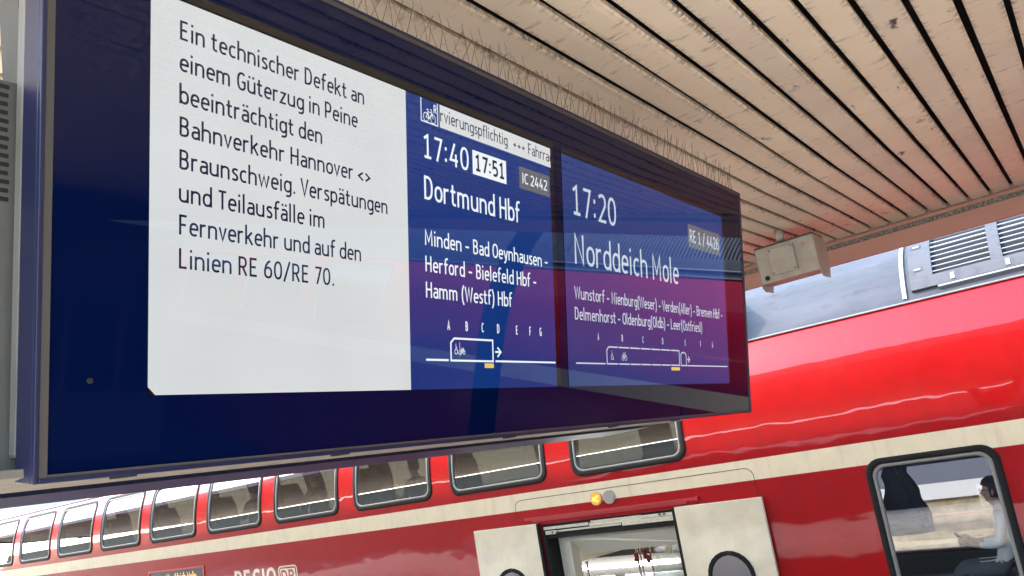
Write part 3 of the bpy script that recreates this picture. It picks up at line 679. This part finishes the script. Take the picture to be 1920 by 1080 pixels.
q = MB(); q.box(T(0, 13.86, -1.06, .003), T(0, 15.64, -.70, -.001)); q.build('display_face', M['ledback'], ds)
text_mb('Norddeich Mole', -15.06, -14.06, -.895, .145, lambda u, v, k: T(0, -u, v, .0042+.0001*k), .16).build('led_text', M['led'], ds)
rg = text_mb('REGIO', -12.85, -11.70, -1.165, .335, lambda u, v, k: T(0, -u, v, .0025+.0001*k), .17)
rg.build('lettering', M['cream'], coach)
db = MB()
def rr(y0, y1, z0, z1, r, n=5):
    o = []
    for cy, c_, a in ((y1-r, z1-r, 0), (y0+r, z1-r, 90), (y0+r, z0+r, 180), (y1-r, z0+r, 270)):
        o += [(cy+r*math.cos(R(a+90*k/n)), c_+r*math.sin(R(a+90*k/n))) for k in range(n+1)]
    return o+[o[0]]
ribbon(db, rr(11.135, 11.605, -1.165, -.83, .06), .024, lambda q: T(0, q.x, q.y, .0025))
db.add([T(0, y, z, .0025) for y, z in rr(11.175, 11.565, -1.13, -.865, .02)[:-1]], [tuple(range(24))])
db.build('emblem', M['cream'], coach)
text_mb('DB', -11.54, -11.20, -1.105, .215, lambda u, v, k: T(0, -u, v, .0036+.0001*k), .17).build('emblem_letters', M['redtrim'], coach)
# roof: panel joint, cooling unit with two grilles
def RS(tt, y, off=0):
    """point on the roof shoulder; tt = height"""
    i = inset(tt); d = .01; i2 = inset(min(tt+d, 1.82)); nx, nz = -(d), (i2-i); l = math.hypot(nx, nz) or 1
    return T(i+nx/l*off, y, tt+nz/l*off*-1 if False else tt+abs(nz)/l*off)
rj = MB()
zz = [1.07, 1.2, 1.29, 1.38, 1.47, 1.55, 1.62, 1.68, 1.74]
def strip(mb, y0, y1, zs_, o, m=0):
    mb.loft([[RS(z, y0, -.002), RS(z, y0, o), RS(z, y1, o), RS(z, y1, -.002)] for z in zs_], m)
strip(rj, 1.455, 1.495, zz, .018); rj.build('panel_joint', M['bar'], coach)
cu = MB()
g0, g1 = 1.25, 1.70
strip(cu, -3.62, 1.40, [1.12, 1.16, 1.20, 1.235], .045); strip(cu, 1.19, 1.40, [1.236, 1.29, 1.38, 1.47, 1.55, 1.62, 1.68, 1.74], .045)
for y in (.58, -.02): strip(cu, y, y+.10, [1.236, 1.29, 1.38, 1.47, 1.55, 1.62, 1.68, 1.74], .045)
strip(cu, -1.02, -.88, [1.236, 1.29, 1.38, 1.47, 1.55, 1.62, 1.68, 1.74], .045); strip(cu, -3.62, -3.46, [1.236, 1.29, 1.38, 1.47, 1.55, 1.62, 1.68, 1.74], .045)
cu = recalc(cu.build('cooling_unit', M['unit'], coach))
bk = MB(); strip(bk, -3.46, 1.19, [1.236, 1.29, 1.38, 1.47, 1.55, 1.62, 1.68, 1.76], .006); bk.build('grille_back', M['void'], cu)
gr = MB()
for k in range(9):
    z = 1.268+k*.054; gr.loft([[RS(z, y, .038), RS(z+.008, y, .038), RS(z+.008, y, .030), RS(z, y, .030)] for y in (-.88, 1.19)])
gr = recalc(gr.build('grille', M['bar'], cu)); gr['label'] = 'grille of long horizontal bars'
gr = MB(); k = 0
while -1.05-k*.048 > -3.44:
    y = -1.05-k*.048; k += 1
    strip(gr, y-.012, y, [1.24, 1.33, 1.42, 1.51, 1.60, 1.68, 1.74], .036)
gr.build('grille', M['bar2'], cu)['label'] = 'grille of short upright bars'
for y in (1.02, .55, .08, -.4):
    la = MB(); strip(la, y-.045, y+.045, [1.135, 1.17, 1.205], .047, 1); strip(la, y-.018, y+.018, [1.14, 1.17, 1.20], .056, 0); recalc(la.build('latch', [M['bar'], M['bolt']], cu))
for z in (1.30, 1.55):
    la = MB(); strip(la, 1.27, 1.37, [z, z+.02, z+.045], .047, 1); strip(la, 1.29, 1.35, [z+.01, z+.03], .056, 0); recalc(la.build('latch', [M['bar'], M['bolt']], cu))
strip_ = MB(); strip(strip_, -3.6, 1.16, [1.095, 1.112], .05); strip_.build('edge_rail', M['bar'], cu)

bw = MB()
for k in range(6): bw.box((-.62, YA-.42+.07*k-CO.y, .55), (.62, YA-.42+.07*k+.05-CO.y, 2.9))
bw.box((-.58, YA-.44-CO.y, .6), (.58, YA-CO.y-.011, 2.85)); bw.build('gangway_bellows', M['rubber'], coach)
def copy_tree(o, par=None):
    q = o.copy(); COL.objects.link(q); q.parent = par
    for ch in list(o.children): copy_tree(ch, q)
    return q
c2 = copy_tree(coach); c2.location.y -= YB-YA+.45; c2['label'] = 'next red double deck coach, mirrored in the glass of the departure board'
coach['group'] = c2['group'] = 'coaches of the red train'

# ------------------------------------------------------------------ seats and passengers
def seat_mesh():
    e = empty('coach_seat', (0, 0, 0)); tag(e, 'dark fabric coach seat', 'seat', 'upper deck seats by the windows')
    a = MB(); a.box((-.24, -.05, .36), (.24, .42, .47)); a.build('cushion', M['seat'], e, bevel=.03)
    b = MB(); b.loft([[(-.23, -.05, .45), (.23, -.05, .45), (.23, .05, .45), (-.23, .05, .45)], [(-.23, -.14, 1.0), (.23, -.14, 1.0), (.23, -.05, 1.0), (-.23, -.05, 1.0)], [(-.17, -.18, 1.22), (.17, -.18, 1.22), (.17, -.11, 1.22), (-.17, -.11, 1.22)]]); b.build('backrest', M['seat'], e, bevel=.03)
    c_ = MB(); c_.box((-.20, .0, .0), (.20, .30, .355)); c_.build('pedestal', M['bolt'], e)
    return e
proto = seat_mesh()
UF = -2.75+2.03
spots = []
for k in range(9):
    yb = 6.75+2*k
    spots += [(8.86, yb-.80, UF, 0), (8.86, yb+.80, UF, math.pi)]
for i, (x, y, z, rz) in enumerate(spots):
    o = proto if i == 0 else copy_tree(proto); o.location = (x, y, z); o.rotation_euler = (0, 0, rz)
    o['label'] = 'dark seat behind the %s upper window from the right, facing %s' % (['second', 'third', 'fourth', 'fifth', 'sixth', 'seventh', 'eighth', 'ninth', 'tenth'][i//2], ['left', 'right'][i % 2])
o = copy_tree(proto); o.location = (9.02, 1.13, -2.12); o.rotation_euler = (0, 0, 0); o['label'] = 'dark seat under the reader in the white shirt behind the large lower window'; del o['group']
SK = mat('skin', (.55, .33, .23), .5)
HAIR = mat('dark_hair', (.018, .014, .012), .6, bump=(60, .5, .01, (1, 1, .3)))
GREYH = mat('grey_hair', (.16, .15, .14), .6, bump=(60, .5, .01, (1, 1, .3)))
def cloth(n, c): return mat(n, c, .8, bump=(14, .6, .02, (1, 1, 1)))
SHOE = mat('shoe_leather', (.02, .02, .02), .5)
def person(loc, rz, label, shirt, trousers, hair=HAIR, phone=False, glasses=False, nod=0, scale=1.0):
    V = []; E = []; Rd = []
    def n(p, r, par=None):
        V.append(p); Rd.append(r if isinstance(r, tuple) else (r, r))
        if par is not None: E.append((par, len(V)-1))
        return len(V)-1
    pel = n((0, .02, .54), (.15, .12)); wa = n((0, .0, .70), (.135, .10), pel); ch_ = n((0, -.02, .90), (.155, .11), wa); cl = n((0, -.015, 1.03), (.10, .075), ch_)
    nk = n((0, .005, 1.10), .052, cl); hd0 = n((0, .03, 1.165), (.058, .07), nk); hd1 = n((0, .03, 1.24), (.070, .088), hd0); hd2 = n((0, .018, 1.315), (.062, .078), hd1); n((0, .01, 1.355), (.035, .045), hd2)
    for s in (1, -1):
        sh = n((s*.165, -.015, 1.0), .058, cl); el = n((s*.23, .05, .76), .044, sh); wr = n((s*.13, .27, .76), .028, el); pm = n((s*.095, .335, .78), (.026, .034), wr)
        for j, (dx, dz, l) in enumerate(((.0, .036, .07), (-.006, .014, .08), (-.006, -.008, .075), (.0, -.028, .058))):
            f1 = n((s*(.085+dx), .375, .782+dz), .0095, pm); f2 = n((s*(.068+dx), .375+l*.45, .79+dz), .009, f1); n((s*(.045+dx), .375+l*.55, .795+dz), .0075, f2)
        t1 = n((s*.075, .345, .825), .011, pm); n((s*.05, .375, .85), .009, t1)
        hp = n((s*.085, .10, .53), .085, pel); kn = n((s*.11, .47, .54), .062, hp); an = n((s*.11, .46, .12), .042, kn); n((s*.115, .50, .055), .045, an); n((s*.12, .62, .04), .036, len(V)-1)
    me_ = bpy.data.meshes.new('sk'); me_.from_pydata(V, E, []); ob_ = bpy.data.objects.new('sk', me_); COL.objects.link(ob_)
    m1 = ob_.modifiers.new('skin', 'SKIN'); m1.use_smooth_shade = True
    for d, r in zip(me_.skin_vertices[0].data, Rd): d.radius = r
    me_.skin_vertices[0].data[0].use_root = True
    s2_ = ob_.modifiers.new('sub', 'SUBSURF'); s2_.levels = 2; s2_.render_levels = 2
    dg = bpy.context.evaluated_depsgraph_get(); dg.update()
    bm_ = bpy.data.meshes.new_from_object(ob_.evaluated_get(dg)); bm_.name = 'person'
    bpy.data.objects.remove(ob_)
    for v in bm_.vertices:      # face: nose, brow, chin, eye hollows
        x, y, z = v.co
        if z > 1.12 and y > .06:
            nose = math.exp(-(x/.016)**2)*max(0, 1-abs(z-1.222)/.040)*(.030 if z < 1.225 else .020)
            hol = -sum(math.exp(-((x-s*.032)/.016)**2-((z-1.248)/.012)**2) for s in (1, -1))*.010
            chin = math.exp(-(x/.03)**2-((z-1.150)/.018)**2)*.014
            lip = math.exp(-(x/.026)**2-((z-1.183)/.010)**2)*.006
            v.co.y += nose+hol+chin+lip
    bm_.materials.clear()
    for k in (SK, shirt, trousers, SHOE): bm_.materials.append(k)
    for p in bm_.polygons:
        x, y, z = p.center; p.use_smooth = True
        if z > 1.075 or (y > .22 and z > .70): mi = 0
        elif z > .60 or (z > .52 and y < -.02): mi = 1
        elif z < .10: mi = 3
        else: mi = 2
        p.material_index = mi
    o = bpy.data.objects.new('person', bm_); COL.objects.link(o); o.location = loc; o.rotation_euler = (0, 0, rz); o.scale = (scale,)*3
    tag(o, label, 'person')
    hb_ = MB(); rings = []
    for k in range(9):          # hair cap following the skull, open over the face
        z = 1.175+.205*k/8; q_ = math.sqrt(max(0, 1-((z-1.255)/.128)**2)); ring = []
        for j in range(20):
            a = 2*math.pi*j/20; y = .018+math.cos(a)*.104*q_; x = math.sin(a)*.084*q_
            front = math.cos(a)
            if front > .05 and z < 1.30: y = min(y, .045); x *= .97
            if z < 1.215 and front > -.2: x *= .86
            ring.append((x, y, z))
        rings.append(ring)
    hb_.loft(rings); hb_.build('hair', hair, o, smooth=True)
    for s in (1, -1):
        ey = MB(); ey.disc((s*.032, .106, 1.246), (0, 1, 0), .008, .004, 10); ey.build('eye', M['void'], o)
        er_ = MB(); er_.tube([(s*.074, .02, 1.20), (s*.083, .012, 1.225), (s*.080, .010, 1.255)], [.008, .014, .010], 8); er_.build('ear', SK, o, smooth=True)
    if glasses:
        gl = MB()
        for s in (1, -1):
            ribbon(gl, arc(s*.036, 1.246, .026, .020, 0, 360, 16, 2.6), .005, lambda q: (q.x, .128, q.y)); gl.tube([(s*.062, .126, 1.25), (s*.082, .02, 1.252)], .0025, 6)
        gl.tube([(-.012, .130, 1.25), (.012, .130, 1.25)], .0025, 6); gl.build('glasses', M['void'], o)
    return o
p1 = person((9.02, 1.19, -2.12), 0, 'seated reader in white shirt and glasses behind the lower window, holding a phone', cloth('white_shirt', (.85, .85, .87)), cloth('grey_trousers', (.10, .11, .13)), glasses=True)
ph = MB(); ph.box((-.038, -.005, -.075), (.038, .005, .075)); ph = ph.build('mobile_phone', M['black'], None, bevel=.006, loc=(9.02, 1.19+.40, -2.12+.815)); ph.rotation_euler = (R(-35), 0, 0)
tag(ph, 'black mobile phone in the hands of the white shirted reader', 'phone')
jk = MB(); random.seed(3)
for k in range(4):
    rings = []
    for j in range(9):
        z = -.52-.085*j; wv = .05+.018*j+.012*math.sin(j*2.1+k); cy = 2.03-.03*k+.012*math.sin(j*1.7+k*2); cx = 8.80+.035*k
        rings.append([(cx+.035*math.sin(R(a))*(1+.25*math.sin(a*.05*j+k)), cy+wv*math.cos(R(a))*(1+.12*math.sin(3*R(a)+j)), z) for a in range(0, 360, 24)])
    jk.loft(rings)
jk = recalc(jk.build('hanging_jacket', cloth('dark_jacket', (.012, .012, .013)), None, smooth=True)); tag(jk, 'dark jacket hanging at the left side inside the large lower window', 'jacket')
person((8.88, 12.75, UF), 0, 'passenger in a grey top leaning in the sixth upper window from the door', cloth('grey_top', (.10, .10, .105)), cloth('dark_trousers', (.02, .02, .03)), GREYH)
person((8.90, 14.05, UF), math.pi, 'dark haired passenger in black at the edge of the seventh upper window', cloth('black_top', (.03, .03, .032)), cloth('black_trousers', (.02, .02, .02)))
person((8.90, 11.05, UF), 0, 'passenger with glasses near the top of the fifth upper window', cloth('brown_top', (.08, .06, .05)), cloth('navy_trousers', (.02, .025, .05)), GREYH, glasses=True)
person((9.0, 10.40, UF), math.pi, 'passenger in a light blue shirt at the right of the fifth upper window', cloth('blue_shirt', (.16, .28, .50)), cloth('jeans', (.04, .06, .12)))
person((8.92, 8.72, UF-.12), 0, 'dim passenger in the upper window fourth from the right', cloth('green_top', (.06, .07, .06)), cloth('brown_trousers', (.05, .04, .03)))

# ------------------------------------------------------------------ the surroundings
g_ = MB(); g_.box((-400, -600, -4.2), (400, 600, -3.05)); tag(g_.build('ground', M['ballast']), kind='structure')
pf = MB(); pf.box((1.95, -120, -3.048), (8.1, 80, -2.3)); tag(pf.build('platform', M['asphalt']), kind='structure')
pf = MB(); pf.box((-4.4, -120, -3.048), (1.949, 80, -2.296)); tag(pf.build('platform', M['conc'], bevel=.02), kind='structure')  # pale half of the platform, added to bounce light up to the slats
pf = MB(); pf.box((12.9, -60, -3.048), (20, 80, -2.35)); tag(pf.build('platform', M['conc'], bevel=.02), kind='structure')
wl_ = empty('stone_wall', (14.6, 3, -2.35)); tag(wl_, 'sunlit yellow stone wall with white band, seen through the lower coach window', 'wall')
q = MB(); q.box((0, -30, 0), (.5, 50, .88)); q.build('masonry', M['stone'], wl_)
q = MB(); q.box((-.04, -30, .881), (.54, 50, 1.13)); q.build('coping', M['whitewall'], wl_)
q = MB(); q.box((.0, -30, 1.131), (.5, 50, 1.56)); q.build('upper_band', M['darkroof'], wl_)
q = MB(); q.box((-.16, -30, .60), (-.10, 50, .655)); q.build('rail', M['wood'], wl_)
q = MB(); q.box((-.5, -30, .20), (-.01, 50, .25)); q.build('ledge', M['stone'], wl_)
for k in range(7):
    q = MB(); q.box((-.06-.02*k, -30, 1.57+k*.075), (.0, 50, 1.615+k*.075)); q.build('beam', M['wood'], wl_)
bl = empty('office_building', (-17, 0, -3.05)); tag(bl, 'long pale building beyond the tracks behind the camera', 'building')
q = MB(); q.box((-8, -60, 0), (0, 90, 6.3)); q.build('facade', M['facade'], bl)
q = MB(); q.box((-8.2, -60.2, 6.3), (.25, 90.2, 6.5)); q.build('roof', M['darkroof'], bl)
cc = empty('horizon_block', (5, -55, -3.05)); tag(cc, 'dark block added far behind the camera to close the bright horizon in the board', 'building')  # added to cover the bright horizon in the board reflection
q = MB(); q.box((-40, -10, 0), (40, 0, 9)); q.build('front', M['darkroof'], cc)
for k in range(16):
    q = MB(); q.box((-38+k*4.8, -.1, 1.0), (-35+k*4.8, .03, 4.2)); q.build('window', M['winglass'], cc)
sw_ = empty('reflection_blocker', (5.0, -12.5, -2.3)); tag(sw_, 'dark glazed box added on the platform to darken the left reflection in the board', 'reflection blocker')  # added box that hides the coach from the left part of the board
q = MB(); q.box((-1.5, -3.5, 0), (1.6, 3.4, .95)); q.build('base_wall', M['darkroof'], sw_)
q = MB(); q.box((-1.56, -3.56, 3.2), (1.66, 3.46, 3.4)); q.build('roof', M['darkroof'], sw_)
for k in range(5):
    q = MB(); q.box((-1.5+.77*k, 3.36, .951), (-1.44+.77*k, 3.42, 3.199)); q.build('post', M['greymetal'], sw_)
GT = mat('teal_glass', (.012, .03, .04), .25)
for k in range(4):
    q = MB(); q.box((-1.43+.77*k, 3.37, .97), (-.74+.77*k, 3.39, 3.18)); q.build('pane', GT, sw_)
q = MB(); q.box((-1.5, -3.5, .951), (-1.47, 3.3, 3.199)); q.build('side_pane', GT, sw_)
q = MB(); q.box((-1.2, -3.3, .952), (1.5, 3.1, 3.198)); q.build('blocker_core', M['void'], sw_)
sh = empty('pale_line_reflector', (-6.4, 8, -3.0)); tag(sh, 'low box with sloping white roof, added to mirror as a pale line on the coach', 'reflector box')  # added so that its sunlit roof mirrors as a pale line on the coach
q = MB(); q.loft([[(x, y, z) for x, z in ((-1.2, 3.01), (1.3, 2.80), (1.3, 2.75), (-1.2, 2.95))] for y in (-5.8, 7)]); recalc(q.build('roof', M['whitewall'], sh))
q = MB(); q.box((-1.0, -5.6, 0), (1.1, 6.8, 2.72)); q.build('walls', M['darkroof'], sh)

# lift everything so that the platform lies at z = 0
for o in sc.objects:
    if o.parent is None and o.type not in {'CAMERA', 'LIGHT'}: o.location.z += HC
